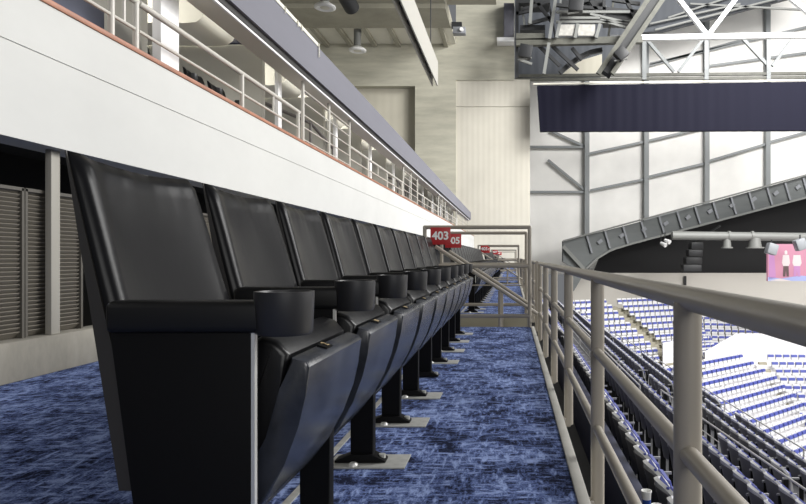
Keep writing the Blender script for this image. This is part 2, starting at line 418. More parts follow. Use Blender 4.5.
# ------------------------------------------------------------------ black tip-up chairs
PITCH = 0.54
def make_chair(loc, label, group):
    """near-side standard at local y = 0, seat between y = 0 and PITCH; faces +x; local x = world X + 0.6"""
    t = thing('auditorium_chair', loc, label, 'chair', group)
    ox, oy = loc[0], loc[1]
    def W(b): return b
    X = lambda x: x+0.6+ox
    Y = lambda y: y+oy
    nu, nv = 22, 22
    def grid(fn, cap):
        bm = bmesh.new(); A = {}; B = {}
        for i in range(nu+1):
            for j in range(nv+1):
                f, k, y, z, zb = fn(i/nu, j/nv)
                A[i, j] = bm.verts.new((X(f), Y(y), z)); B[i, j] = bm.verts.new((X(k), Y(y), zb))
        for i in range(nu):
            for j in range(nv):
                bm.faces.new((A[i, j], A[i+1, j], A[i+1, j+1], A[i, j+1]))
                bm.faces.new((B[i, j+1], B[i+1, j+1], B[i+1, j], B[i, j]))
        for i in range(nu):
            bm.faces.new((B[i, 0], B[i+1, 0], A[i+1, 0], A[i, 0])); bm.faces.new((A[i, nv], A[i+1, nv], B[i+1, nv], B[i, nv]))
        for j in range(nv):
            bm.faces.new((A[0, j], A[0, j+1], B[0, j+1], B[0, j])); bm.faces.new((B[nu, j], B[nu, j+1], A[nu, j+1], A[nu, j]))
        m = MB(); m.bm.free(); m.bm = bm
        return m
    def base(u, v):
        e = 2*u-1
        z = .31+.61*v
        half = .252-.026*v
        y = .252-.006*v+e*half
        # the top edge sags between the two corners
        z -= .014*max(0, v-.8)/.2*(1-e*e)
        return e, y, z, -.645-.176*v
    def cushion(u, v):
        e, y, z, xf = base(u, v); a = abs(e)
        bol = .012*a**3 - .014*(1-e*e)*math.sin(math.pi*min(1, v*1.05))
        roll = -.015*max(0, (a-.94)/.06)**2 - .012*max(0, (v-.95)/.05)**2
        wr = .0022*math.sin(7*e+3*v+.6)*max(0, v-.6)/.4 + .0012*math.sin(23*e-5*v)*max(0, v-.75)/.25
        return xf+bol+roll+wr, xf-.030+.014*v, y, z, z
    def shellf(u, v):
        e, y, z, xf = base(u, v); a = abs(e)
        y = .25+(y-.25)*1.018
        return xf-.028+.014*v, xf-.088+.062*v+.010*max(0, (a-.8)/.2)**2, y, z-.02*(1-v), z-.02*(1-v)
    grid(cushion, 0).build('backrest', 'vinyl', t, angle=70)
    grid(shellf, 0).build('back_shell', 'shell', t, angle=50)
    y0, y1 = Y(.052), Y(.488)
    und = [(-.425, .540), (-.398, .532), (-.390, .522), (-.398, .465), (-.412, .405), (-.438, .335), (-.475, .266), (-.522, .207), (-.548, .194)]
    inn = [(-.57, .225), (-.515, .30), (-.475, .385), (-.448, .48)]
    seat = MB().prism([(X(a), c) for a, c in [(-.432, .545), (-.455, .572), (-.485, .582), (-.507, .568), (-.522, .52), (-.548, .42), (-.588, .30), (-.582, .235)]+[(a-.001, c+.001) for a, c in inn]],
                      y0+.004, y1-.004, .014, 3).shift(-.014).build('seat_cushion', 'seat_vinyl', t)
    sh = MB().prism([(X(a), c) for a, c in und+inn], y0, y1, .005, 2).shift(-.014).build('seat_shell', 'seat_shell', t)
    tg = MB().beam((X(-.424), Y(.235), .5275), (X(-.402), Y(.235), .5210), .045, .004, up=(0.2, 0, 1)).build('number_tag', 'blackmatte', sh)
    MB().beam((X(-.420), Y(.24), .5290), (X(-.406), Y(.24), .5245), .016, .002, up=(0.2, 0, 1)).build('gold_mark', 'gold', tg)
    MB().box(X(-.735), X(-.445), Y(-.032), Y(.032), .582, .640, .012, 3).build('armrest', 'black', t)
    c = (X(-.420), Y(0))
    MB().lathe(c[0], c[1], [(.047, .578), (.051, .584), (.0535, .650), (.0535, .657), (.0475, .657), (.0455, .652), (.043, .592), (.0, .592)][:-1], 32).build('cup_holder', 'cup', t)
    MB().tube((X(-.60), Y(.03), .25), (X(-.60), Y(.51), .25), .014, 8).build('hinge_bar', 'blackmatte', t)
    return t, X, Y
def standard(t, X, Y, full=False, y=0.0, plate=True):
    if full:
        MB().prism([(X(-.735), .60), (X(-.474), .60), (X(-.474), .0), (X(-.655), .0)], Y(y-.018), Y(y+.018), .004).build('end_panel', 'blackmatte', t)
    else:
        MB().prism([(X(-.715), .60), (X(-.474), .60), (X(-.474), .385), (X(-.482), .33), (X(-.482), .02), (X(-.562), .02), (X(-.562), .33), (X(-.66), .40)],
                   Y(y-.02), Y(y+.02), .004).build('standard', 'blackmatte', t)
        ft = MB().prism([(X(-.615), .006), (X(-.44), .006), (X(-.44), .014), (X(-.485), .035), (X(-.56), .035), (X(-.615), .014)], Y(y-.03), Y(y+.03), .003).build('foot', 'blackmatte', t)
        bo = MB()
        MB().tube((X(-.455), Y(y), .014), (X(-.455), Y(y), .030), .012, 8).build('bolt', 'plate', ft)
        if plate:
            p = MB().box(X(-.635), X(-.365), Y(y-.075), Y(y+.075), 0.0, .006, .002).build('floor_plate', 'plate', t)
            MB().lathe(X(-.545), Y(y-.052), [(.018, .006), (.017, .010), (.010, .016)], 10).build('bolt', 'steel', p)
    MB().box(X(-.4745), X(-.468), Y(y-.018), Y(y-.006), .02 if full else .39, .585).build('edge_trim', 'steel', t)
G1 = 'black chairs in the front row'
c0, X, Y = make_chair((-.6, 1.2, 0), 'black padded tip-up chair nearest the camera, with full end panel', G1)
standard(c0, X, Y, full=True)
for ch in list(bpy.data.objects):
    if ch.name.startswith('gold_mark') and ch.parent and ch.parent.parent and ch.parent.parent.parent == c0: bpy.data.objects.remove(ch)
text('number', '2', .026, (.187, .236, .5285), c0, 'gold', .0006, .0002, rotx=0.3, roty=math.pi/2)
tag_done = True
proto, X, Y = make_chair((-.6, 1.2+PITCH, 0), 'black padded tip-up chair, second from the camera in the front row', G1)
standard(proto, X, Y); index(proto)
bare, X2, Y2 = make_chair((-.6, 1.2+5*PITCH, 0), 'black padded tip-up chair, sixth from the camera in the front row', G1)
standard(bare, X2, Y2, plate=False)
for k in range(2, 10):
    if k == 5: continue
    o = dup(proto, (-.6, 1.2+k*PITCH, 0), f'black padded tip-up chair, {ordinal(k+1)} from the camera in the front row', G1)
WHERE = ['beyond the first stair gap', 'beyond the second stair gap', 'beyond the third stair gap']
for s, (ya, n) in enumerate([(8.42, 16), (19.05, 16), (29.75, 16)]):
    for k in range(n):
        dup(proto, (-.6, ya+k*PITCH, 0), f'black tip-up chair, {ordinal(k+1)} in the row {WHERE[s]}', 'black chairs '+WHERE[s])
for (ya, yb) in [(1.3, 6.6), (8.4, 17.0)]:
    struct(MB().box(-.668, -.645, ya, yb, 0, .005).build('trim_floor', 'plate'))
# chairs of the suites, seen over the brown trim
for k in range(12):
    if k < 5 or k >= 9: continue
    dup(proto, (-3.60, 3.35+k*.60, 2.02), f'dark balcony chair, {ordinal([0, 0, 0, 0, 0, 1, 2, 3, 4, 0, 5, 6][k])} from the camera behind the brown trim', 'chairs on the balcony')

t = thing('padded_bench', (-3.6, 4.0, 2.02), 'slate blue padded bench in the suite at the top left', 'bench')
MB().box(-3.80, -3.70, 2.0, 5.92, 2.3, 2.98, .03).build('back_pad', 'slate', t)
MB().box(-3.70, -3.42, 2.0, 5.92, 2.45, 2.64, .04).build('seat_pad', 'blackmatte', t)
MB().box(-3.76, -3.46, 2.05, 5.88, 2.02, 2.45).build('base', 'blackmatte', t)
# ------------------------------------------------------------------ guard frames at the stair gaps
def guard(y, nm, stair_side, label, post=True):
    t = thing('guard_frame', (XE-.02, y, 0), label, 'railing', 'stair guard frames')
    xl, xr, zt = -.895, .180, 1.025
    r = .020
    MB().path([(xl, y, .05), (xl, y, zt), (xr, y, zt), (xr, y, -.05)], r, 14).build('hoop', 'rail', t)
    MB().tube((xl, y, .628), (xr, y, .628), r, 12).build('mid_rail', 'rail', t)
    MB().tube((xl, y, .115), (xr, y, .115), r, 12).build('low_rail', 'rail', t)
    MB().tube((xl, y, .36), (xr, y, .36), .008, 8).build('thin_rail', 'rail', t) if stair_side else None
    yy = y+.05*(-1 if stair_side else 1)
    MB().path([(xl+.10, yy, .83-.035*stair_side), (.265, yy, .13-.035*stair_side)], .020, 12).build('handrail', 'rail', t)
    MB().tube((-.127, yy, -.3), (-.127, yy, .37), .018, 10).build('post', 'rail', t)
ORD = ['first', 'second', 'third', 'fourth']
for i, (a, c) in enumerate(GAPS):
    guard(a-.03, i, False, f'bent pipe guard frame on the near side of the {ORD[i]} stair gap')
    guard(c+.02, i, True, f'bent pipe guard frame on the far side of the {ORD[i]} stair gap')
def sign(y, num, x, z, w, label):
    t = thing('section_sign', (x, y, z), label, 'sign', 'red section signs')
    h = w*.86
    MB().box(x-w/2, x+w/2, y-.004, y+.004, z-h/2, z+h/2, .002).build('plate', 'red', t)
    text('number', num, w*.56, (0, -.007, 0), t, 'signwhite', .001, .0034)
nums = ['403', '405', '407', '409', '411']
pos = at(437.3, 236.6, 6.62)
for i, (a, c) in enumerate(GAPS):
    y = a-.065
    sign(y, nums[i], -.730, .934, .205, f'red section sign reading {nums[i]} on the near frame of the {ORD[i]} stair gap')
    sign(c-.01, nums[i+1], -.745, .925, .205, f'red section sign reading {nums[i+1]} on the far frame of the {ORD[i]} stair gap')

# ------------------------------------------------------------------ the aisle railing on the right
XP = .308
def aisle_rail(y0, y1, ys, label):
    t = thing('aisle_railing', (XP, ys[0], -.15), label, 'railing', 'pipe railings along the aisle edge')
    MB().tube((XP, y0, .648), (XP, y1, .648), .0215, 24).ball((XP, y1, .648), .0215, 16).build('handrail', 'rail', t)
    MB().tube((XP-.002, y0, .378), (XP-.002, y1, .378), .0165, 16).build('mid_rail', 'rail', t)
    MB().tube((XP-.002, y0, .104), (XP-.002, y1, .104), .0165, 16).build('low_rail', 'rail', t)
    for y in ys:
        p = MB().tube((XP, y, -.19), (XP, y, .640), .0245, 24).build('post', 'rail', t)
        MB().box(XE+.038, XP+.01, y-.02, y+.02, -.20, -.15, .004).build('bracket', 'rail', p)
aisle_rail(-1.3, 7.14, [1.14+1.2*k for k in range(-2, 6)], 'brown grey pipe railing beside the aisle, nearest the camera')
aisle_rail(8.0, 17.0, [8.02+1.12*k for k in range(9)], 'pipe railing beside the aisle beyond the first stair gap')
aisle_rail(19.0, 27.8, [19.05+1.2*k for k in range(8)], 'pipe railing beside the aisle beyond the second stair gap')
aisle_rail(29.8, 38.3, [29.85+1.2*k for k in range(8)], 'pipe railing beside the aisle beyond the third stair gap')

# ------------------------------------------------------------------ near stand below the railing
TR, RI = .75, .33
ROWS = 9
def edgeX(Y): return 7.0-(Y-15.5)*.136
b = MB()
for k in range(ROWS):
    x0 = 1.15+TR*k; z = -2.18-RI*k
    y1 = min(46.0, 15.5+(7.25-(x0+.5))/.136)
    y1 = max(y1, 8)
    b.box(x0, x0+TR, -2, y1, z-1.2, z)
b.box(.10, 1.15, -2, 46, -2.6, -2.18)
struct(b.build('floor_stand', 'step', smooth=False))
struct(MB().box(1.08, 1.26, -2, 40, -2.18, -1.50, .01).build('wall_ledge', 'navy'))
# stadium seat, faces +x, origin on the floor under the middle of the seat
def seat_parts():
    """local shapes: list of (name, material, MB)"""
    shell = MB(); n = 10; rows = []
    prof = [(-.03, .36), (-.055, .50), (-.085, .66), (-.105, .76), (-.118, .815)]
    A, B = [], []
    for j, (x, z) in enumerate(prof):
        ra, rb = [], []
        for i in range(n+1):
            e = 2*i/n-1
            half = .235
            drop = (.08*e*e+.06*e**6)*max(0, j-1)/3
            cx = .15*e*e
            ra.append(shell.bm.verts.new((x+cx, e*half, z-drop))); rb.append(shell.bm.verts.new((x+cx-(.04 if j > 2 else .03), e*half, z-drop-(.012 if j > 2 else 0))))
        A.append(ra); B.append(rb)
    f = shell.bm.faces.new
    for j in range(len(prof)-1):
        for i in range(n):
            f((A[j][i], A[j][i+1], A[j+1][i+1], A[j+1][i])); f((B[j+1][i], B[j+1][i+1], B[j][i+1], B[j][i]))
        f((A[j][0], A[j+1][0], B[j+1][0], B[j][0])); f((B[j][n], B[j+1][n], A[j+1][n], A[j][n]))
    for i in range(n):
        f((A[-1][i], A[-1][i+1], B[-1][i+1], B[-1][i])); f((B[0][i], B[0][i+1], A[0][i+1], A[0][i]))
    shade = MB(); CA = []  # added dark layer behind the white shell, shade put into its colour
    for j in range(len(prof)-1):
        CA.append(([shade.bm.verts.new(v.co+Vector((-.002, 0, 0))) for v in B[j]], [shade.bm.verts.new(v.co+Vector((-.012, 0, 0))) for v in B[j]]))
    g = shade.bm.faces.new
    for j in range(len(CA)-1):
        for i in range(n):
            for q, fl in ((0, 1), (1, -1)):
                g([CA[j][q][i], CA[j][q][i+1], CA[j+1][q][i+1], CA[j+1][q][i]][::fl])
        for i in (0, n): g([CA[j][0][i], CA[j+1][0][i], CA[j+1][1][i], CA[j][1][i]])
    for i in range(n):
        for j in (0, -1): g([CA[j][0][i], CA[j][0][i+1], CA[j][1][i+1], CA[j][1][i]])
    pad = MB().prism([(.0, .42), (-.03, .58), (-.080, .775), (-.050, .785), (-.005, .60), (.028, .44)], -.165, .165, .008, 1)
    seat = MB().prism([(.055, .38), (.035, .54), (.015, .655), (.045, .675), (.085, .665), (.115, .56), (.105, .40)], -.185, .185, .012, 1)
    arm = MB().box(-.08, .20, -.262, -.236, .585, .612)
    leg = MB().box(-.06, .02, -.258, -.240, .0, .59)
    return [('back_shell', 'shellw', shell), ('back_shade', 'seat_back_shade', shade), ('back_pad', 'blue', pad), ('seat', 'blue', seat), ('armrest', 'armg', arm), ('leg', 'black', leg)]
spots = []
RAILS = [(7.25, 13.5, 3.9, 38.0), (4.55, 8.2, 3.55, 15.5), (2.65, 13.5, 2.40, 26.0)]
def seg_dist(x, y, x0, y0, x1, y1):
    u = max(0, min(1, ((x-x0)*(x1-x0)+(y-y0)*(y1-y0))/((x1-x0)**2+(y1-y0)**2)))
    return math.hypot(x-x0-u*(x1-x0), y-y0-u*(y1-y0))
SP = .52
for k in range(ROWS):
    sx = 1.50+TR*k; z = -2.18-RI*k
    y = 2.5+.2*((k*7) % 3)/3
    ymax = min(45.5, 15.5+(7.25-(sx+.3))/.136)
    c = 0
    while y < ymax:
        px = VX+F*(sx-.1)/y; py = VY+F*(H-(z+.8))/y
        gap = any(seg_dist(sx, y, *r) < .30 for r in RAILS) or (abs(y-18.1) < .55 or abs(y-28.7) < .6 or abs(y-39.4) < .6)
        if px < 850 and py < 545 and not gap:
            c += 1
            spots.append((y, k, c, sx, z))
        y += SP
spots.sort(key=lambda s: math.hypot(s[0], s[3]))
near, rest = spots[:300], spots[300:]
ROWN = ['first', 'second', 'third', 'fourth', 'fifth', 'sixth', 'seventh', 'eighth', 'ninth']
sp0 = None
for (y, k, c, sx, z) in near:
    lab = f'blue tip-up seat with white shell, {ordinal(c)} along the {ROWN[k]} row below the railing'
    grp = f'stadium seats in the {ROWN[k]} row below the railing'
    if sp0 is None:
        sp0 = thing('stadium_seat', (0, 0, 0), lab, 'seat', grp)
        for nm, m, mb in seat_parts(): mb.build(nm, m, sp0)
        sp0.location = (sx, y, z); index(sp0)
    else:
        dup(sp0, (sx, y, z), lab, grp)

PARA = [(664, 343, 47, 694, 338, 49, 3.0), (706, 352, 42.5, 737, 334, 46.8, 3.5), (737, 334, 46.8, 770, 334, 46.8, 3.5), (770, 334, 46.8, 830, 352, 46.0, 3.5)]
WALLS = [(at(a, b, c).x, c, at(d, e, f).x, f) for a, b, c, d, e, f, h in PARA]
# far seats: one mesh with two colours
far_bm = bmesh.new()
far_mats = {'shellw': 0, 'blue': 1}
def far_box(mx, x0, x1, y0, y1, z0, z1, mi, lean=0.0):
    vs = []
    for zz, dx in ((z0, 0), (z1, -lean)):
        for xx, yy in ((x0, y0), (x1, y0), (x1, y1), (x0, y1)):
            vs.append(far_bm.verts.new(mx @ Vector((xx+dx, yy, zz))))
    for fidx in ((3,2,1,0), (4,5,6,7), (0,1,5,4), (1,2,6,5), (2,3,7,6), (3,0,4,7)):
        fc = far_bm.faces.new([vs[i] for i in fidx]); fc.material_index = mi
def far_seat(p, face):
    """face: unit vector in plan the seat looks towards"""
    if any(seg_dist(p.x, p.y, *w) < .5 for w in WALLS): return
    mx = Matrix(((face.x, -face.y, 0, p.x), (face.y, face.x, 0, p.y), (0, 0, 1, p.z), (0, 0, 0, 1)))
    far_box(mx, -.03, 0, -.22, .22, .34, .82, 0, .09)
    far_box(mx, .0, .02, -.19, .19, .44, .70, 1, .06)
    far_box(mx, .05, .10, -.20, .20, .36, .535, 0, .03)
    far_box(mx, .03, .08, -.20, .20, .536, .70, 1, .04)
for (y, k, c, sx, z) in rest: far_seat(Vector((sx, y, z)), Vector((1, 0, 0)))
def block(P, d, nrow, ncol, rise, run, skip=(), nm='floor_block', lo=0, m='stair'):
    """P: point under the first seat of the top row; d: plan direction along a row; seats look along d turned clockwise"""
    d = Vector((d[0], d[1], 0)).normalized(); n = Vector((d.y, -d.x, 0))
    b = MB()
    L = ncol*.52
    for r in range(nrow):
        o = P+n*(run*r)-Vector((0, 0, rise*r))
        ctr = o+d*(L/2-.26)
        q0 = o-d*.3+n*(-.25*run-.2)-Vector((0, 0, .6)); 
        a = ctr+n*.1-Vector((0, 0, .6))
        b.beam(a-d*(L/2+.3), a+d*(L/2+.3), run, 1.2, up=(0, 0, 1))
        for c in range(ncol):
            if c in skip: continue
            far_seat(o+d*(.52*c), n)
    struct(b.build(nm, m, smooth=False))
    # aisle steps
    if skip:
        st = MB()
        c0 = sum(skip)/len(skip)
        w = len(skip)*.52
        for r in range(nrow*2):
            o = P+n*(run*(r/2)-.1)-Vector((0, 0, rise*(r/2)))+d*(.52*c0)
            st.beam(o-d*(w/2)+Vector((0, 0, .08)), o+d*(w/2)+Vector((0, 0, .08)), run*.45, .16)
        struct(st.build('floor_aisle_steps', 'stair', smooth=False))
    return d, n
PA = at(572, 303, 52.0)
block(PA-Vector((0, 0, .6)), (.89, .456), 10, 25, .40, .8, skip=(7, 8))
PB = at(694, 318, 54.0)
block(PB-Vector((0, 0, .6)), (.97, -.26), 8, 10, .42, .8)
PC = at(690, 366, 40.0)
dC = Vector((.75, .66, 0)).normalized()
block(PC-dC*7.0-Vector((0, 0, .6)), dC, 15, 26, .38, .8, m='parapet')
PD = at(763, 356, 44.5)
block(PD-Vector((0, 0, .6)), (1, -.05), 9, 12, .38, .8, skip=(0,), m='parapet')
me = bpy.data.meshes.new('stadium_seats'); far_bm.normal_update(); far_bm.to_mesh(me); far_bm.free()
me.materials.append(M['shellw']); me.materials.append(M['blue'])
fo = bpy.data.objects.new('stadium_seats', me); COL.objects.link(fo)
tag(fo, 'mass of distant blue and white seats across the far stands', 'seats', kind='stuff')

# parapets and walls of the far stands
def wall2(px0, y0, Y0, px1, y1, Y1, h, name, m, th=.25):
    """low wall whose top edge runs between two points"""
    a, c = at(px0, y0, Y0), at(px1, y1, Y1)
    d = (c-a).normalized()*.12; a, c = a-d, c+d; z = Vector((0, 0, h))
    return struct(MB().quadbox([a, c, c-z, a-z], th).build(name, m, smooth=False))
for a in PARA: wall2(*a, 'wall_parapet', 'parapet')
struct(MB().box(3, 60, 4, 62, -13.2, -13).build('floor_arena', 'pale', smooth=False))
struct(MB().box(10, 40, 46, 62, -11.0, -8.0).build('floor_concourse', 'parapet', smooth=False))

# rails on the near stand
def stand_rail(p0, p1, n, h, label, rows=3):
    p0, p1 = Vector(p0), Vector(p1)
    t = thing('stand_railing', p0-Vector((0, 0, h)), label, 'railing', 'thin grey rails in the stand')
    for j in range(rows):
        z = Vector((0, 0, -j*h*.28))
        MB().tube(p0+z, p1+z, .019 if j == 0 else .010, 8).build('handrail' if j == 0 else 'rail', 'steelrail', t)
    for i in range(n+1):
        q = p0.lerp(p1, i/n)
        MB().tube(q-Vector((0, 0, h)), q, .018, 8).build('post', 'steelrail', t)
M['steelrail'] = mat('stand_rail', (0.46, 0.45, 0.43), 0.4)
stand_rail((7.25, 13.5, -4.0), (3.9, 38.0, -2.45), 12, .85, 'thin grey railing along the front edge of the near stand')
stand_rail((4.55, 8.2, -2.80), (3.55, 15.5, -2.45), 4, .85, 'thin grey railing midway down the near stand')
stand_rail((2.65, 13.5, -1.95), (2.40, 26.0, -1.75), 5, .8, 'thin grey railing behind the upper rows of the near stand', 4)
# paper cups on the ledge
for i, (y, x) in enumerate([(5.75, 1.19), (5.42, 1.205)]):
    t = thing('paper_cup', (x, y, -1.50), ['white paper cup on the dark ledge, farther of the two', 'white paper cup on the dark ledge, nearer of the two'][i], 'cup', 'paper cups on the ledge')
    MB().lathe(x, y, [(.030, -1.50), (.043, -1.36), (.047, -1.355), (.047, -1.345), (.041, -1.345), (.039, -1.36), (.028, -1.49)], 18).build('cup', 'paper', t)
    MB().lathe(x, y, [(.0335, -1.485), (.0395, -1.42), (.0385, -1.42), (.0325, -1.485)], 18).build('blue_band', 'paper_blue', t)

# ------------------------------------------------------------------ end of the tier: concrete wall, cladding, ceiling
YE = 48.0
def slab(px0, px1, py0, py1, Y0, depth, name, m, label=None):
    a, c = at(px0, py1, Y0), at(px1, py0, Y0)
    return MB().box(a.x, c.x, Y0, Y0+depth, a.z, c.z).build(name, m, smooth=False)
b = MB()
def addslab(b, px0, px1, py0, py1, Y0, depth):
    a, c = at(px0, py1, Y0), at(px1, py0, Y0); b.box(a.x, c.x, Y0, Y0+depth, a.z, c.z)
addslab(b, 415, 456, 40, 320, YE, 1.0)
addslab(b, 150, 415, 40, 86, YE, 1.0)
addslab(b, 456, 514.5, -60, 80, YE, 1.0)
addslab(b, 456, 530, 80, 320, YE+.3, .7)
addslab(b, 150, 415, 86, 320, YE+.9, .1)
struct(b.build('wall_end', 'concrete', smooth=False))
struct(slab(456, 530, 79.5, 106.5, YE+.12, .18, 'wall_cladding', 'clad'))
struct(slab(456, 530, 107, 320, YE+.12, .18, 'wall_cladding', 'clad'))
struct(slab(300, 414.6, 86, 320, YE+.7, .2, 'wall_recess_panel', 'clad2'))
CZ = H+214*YE/F
struct(MB().box(-26, -4.15, -6, YE+1, CZ, CZ+.6).box(-26, -1.0, -6, 41.5, CZ+.3, CZ+.9).build('ceiling', 'concrete_dark', smooth=False))
pa = at(330, 28, 44); 
struct(MB().box(-26, -4.15, 40.5, 44, pa.z, CZ+.3).build('beam_ceiling', 'concrete_dark', smooth=False))
# light metal deck with joists in the gap before the wall
struct(MB().box(-26, -4.15, 44.0, YE, CZ-.06, CZ).build('ceiling_deck', 'soffit', smooth=False))
for k in range(7):
    x = -15.5+k*1.75
    struct(MB().box(x, x+.3, 44.0, YE, CZ-.32, CZ-.06).build('beam_joist', 'concrete_dark', smooth=False))
struct(MB().box(-26.3, -26, -6, YE+1, -.5, CZ+1).build('wall_outer', 'concrete_dark', smooth=False))

# hanging twin strip
t = thing('ceiling_baffle', at(436, 86, 36), 'white twin strip panel hanging below the concrete ceiling', 'baffle')
for nm, pxa, ya, yb in (('panel', 438, 62, 86), ('side_panel', 433, 70, 86)):
    e0, e1 = at(pxa, yb, 36), at(pxa, ya, 36)
    MB().box(e0.x-.06, e0.x, 8, 36, e0.z, e1.z).build(nm, 'baffle', t)
cl = MB()
for k in range(14):
    y = 10+k*1.9
    p = at(436, 78, 36)
    cl.box(p.x-.25, p.x-.02, y, y+.5, p.z-.1, p.z+.35)
cl.build('clip', 'gantry_dark', t)
MB().tube(at(438, 62, 36)+Vector((-.03, -3, 0)), at(438, 62, 36)+Vector((-.03, -3, 4)), .03, 6).build('hanger', 'gantry_dark', t)

# round air diffusers
def diffuser(px, py, Y, dia, stem, label):
    p = at(px, py, Y)
    t = thing('air_diffuser', p, label, 'air diffuser', 'round ceiling air diffusers')
    r = dia/2
    MB().lathe(p.x, p.y, [(r*.55, p.z+.02), (r*.80, p.z-.05), (r, p.z), (r, p.z+.10), (r*.5, p.z+.30), (r*.42, p.z+.30)], 28).build('ring', 'white', t)
    MB().lathe(p.x, p.y, [(r*.25, p.z-.03), (r*.45, p.z+.0), (r*.40, p.z+.06), (r*.2, p.z+.06)], 20).build('core', 'soffit', t)
    MB().tube((p.x, p.y, p.z+.2), (p.x, p.y, p.z+stem), r*.42, 18).build('duct', 'duct', t)
diffuser(357.5, 51, 45.0, 1.20, CZ-.08-at(357.5, 51, 45.0).z, 'round white air diffuser on a stem above the balcony, farther one')
diffuser(325, 8, 37.0, 1.20, CZ-at(325, 8, 37.0).z, 'round white air diffuser near the top edge, nearer one')
p = at(352, 8, 36)
tag(MB().tube(p, p+Vector((-.5, -3.5, 1.0)), .42, 18).tube(p+Vector((-.1, -.7, .3)), (p.x-.1, p.y-.7, CZ), .05, 6).build('duct_stub', 'gantry_dark'), 'dark round duct end beside the nearer air diffuser', 'duct')
p = at(459, 31, 44)
t = thing('ceiling_projector', p, 'small grey projector box under the ceiling edge', 'projector')
MB().box(p.x-.4, p.x+.45, p.y-.3, p.y+.3, p.z-.25, p.z+.2, .03).build('body', 'grey', t)
MB().tube((p.x+.2, p.y-.45, p.z-.02), (p.x+.2, p.y-.3, p.z-.02), .13, 12).build('lens', 'white', t)
MB().box(p.x-.5, p.x+.2, p.y-.2, p.y+.2, p.z+.2, p.z+.55).build('bracket', 'gantry_dark', t)
a = at(497, 44, 47.5); c = at(514, 4, 47.5)
t = thing('wall_box', a, 'pale grey box with white ledge high on the concrete wall', 'box')
MB().box(a.x+.5, c.x, 47.3, 48, a.z+.3, c.z, .02).build('body', 'grey2', t) if False else MB().box(a.x+.5, c.x, 47.3, 48, a.z+.3, c.z, .02).build('body', 'band', t)
MB().box(a.x, c.x, 46.9, 48, a.z, a.z+.3, .02).build('ledge', 'white', t)

# ------------------------------------------------------------------ far glazed wall, steel, drape
YF = 62.0
struct(slab(528, 900, -60, 274, YF+.6, .4, 'wall_far', 'frosted'))
for k, px in enumerate((527.5, 587, 646.5, 707, 768, 829)):
    a, c = at(px, 300, YF), at(px, -60, YF)
    struct(MB().box(a.x-.22, a.x+.22, YF-.1, YF+.5, a.z, c.z).build('column', 'steelcol', smooth=False))
def brace(p, q, w=.22, m='steelcol', name='beam_brace'):
    struct(MB().beam(p, q, .2, w, up=(0, 0, 1)).build(name, m, smooth=False))
for (x0, y0, x1, y1) in [(588, 154, 646, 141.5), (590, 190.5, 646, 179), (648, 177, 707, 163), (648, 141, 707, 127), (709, 161, 768, 143.5), (770, 142, 829, 126),
                         (530, 147, 586, 147), (530, 192, 586, 192), (548, 160, 586, 191), (551, 131, 586, 147),
                         (588, 236, 646, 222), (648, 219, 707, 204.5), (709, 207, 766, 188), (770, 188, 829, 170),
                         (648, 66, 768, 33), (650, 64, 829, 22), (709, 66, 829, 50)]:
    brace(at(x0, y0, YF+.25), at(x1, y1, YF+.25))
struct(MB().beam(at(622, 290, YF-.3), at(622, 187, YF-.3), .12, .12).build('beam_post', 'steelcol', smooth=False)) if False else None

# bright roof trusses
def lattice(t, name, m, Y, segs, w):
    for (x0, y0, x1, y1) in segs:
        MB().beam(at(x0, y0, Y), at(x1, y1, Y), w, w).build(name, m, t, smooth=False)
t = thing('roof_truss', at(720, 36, 46), 'white painted roof truss across the top right', 'truss')
lattice(t, 'chord', 'truss', 46, [(610, 38.5, 860, 34.5)], .36)
lattice(t, 'diagonal', 'truss', 46, [(676, -4, 706, 34), (738, -4, 709, 34), (790, -2, 835, 34)], .30)
t = thing('roof_truss_lower', at(720, 75, 50), 'grey lower truss rail above the black drape', 'truss')
lattice(t, 'chord', 'gantry', 50, [(516, 76, 860, 73), (516, 80, 860, 77)], .22)
lattice(t, 'strut', 'steelcol', 50, [(644, 38, 644, 80), (706, 36, 706, 80), (768, 34, 768, 80)], .32)
lattice(t, 'diagonal', 'steelcol', 50, [(647, 40, 674, 72), (704, 38, 678, 72), (742, 38, 768, 66), (795, 36, 772, 66)], .22)
# roof deck sloping up behind the truss
a = [at(636, 34, 58), at(700, 24, 58), at(790, -6, 58), at(640, -40, 58)]
struct(MB().quadbox([at(600, 34, 56), at(664, 31, 56), at(806, -6, 56), at(806, -60, 56), at(600, -60, 56)], .5).build('ceiling_deck', 'deck', smooth=False))
for (x0, y0, x1, y1) in [(650, 24, 740, 4), (668, 18, 745, -8), (655, 30, 780, -2), (690, 4, 806, 10)]:
    brace(at(x0, y0, 55.5), at(x1, y1, 55.5), .14, 'duct', 'beam_purlin')
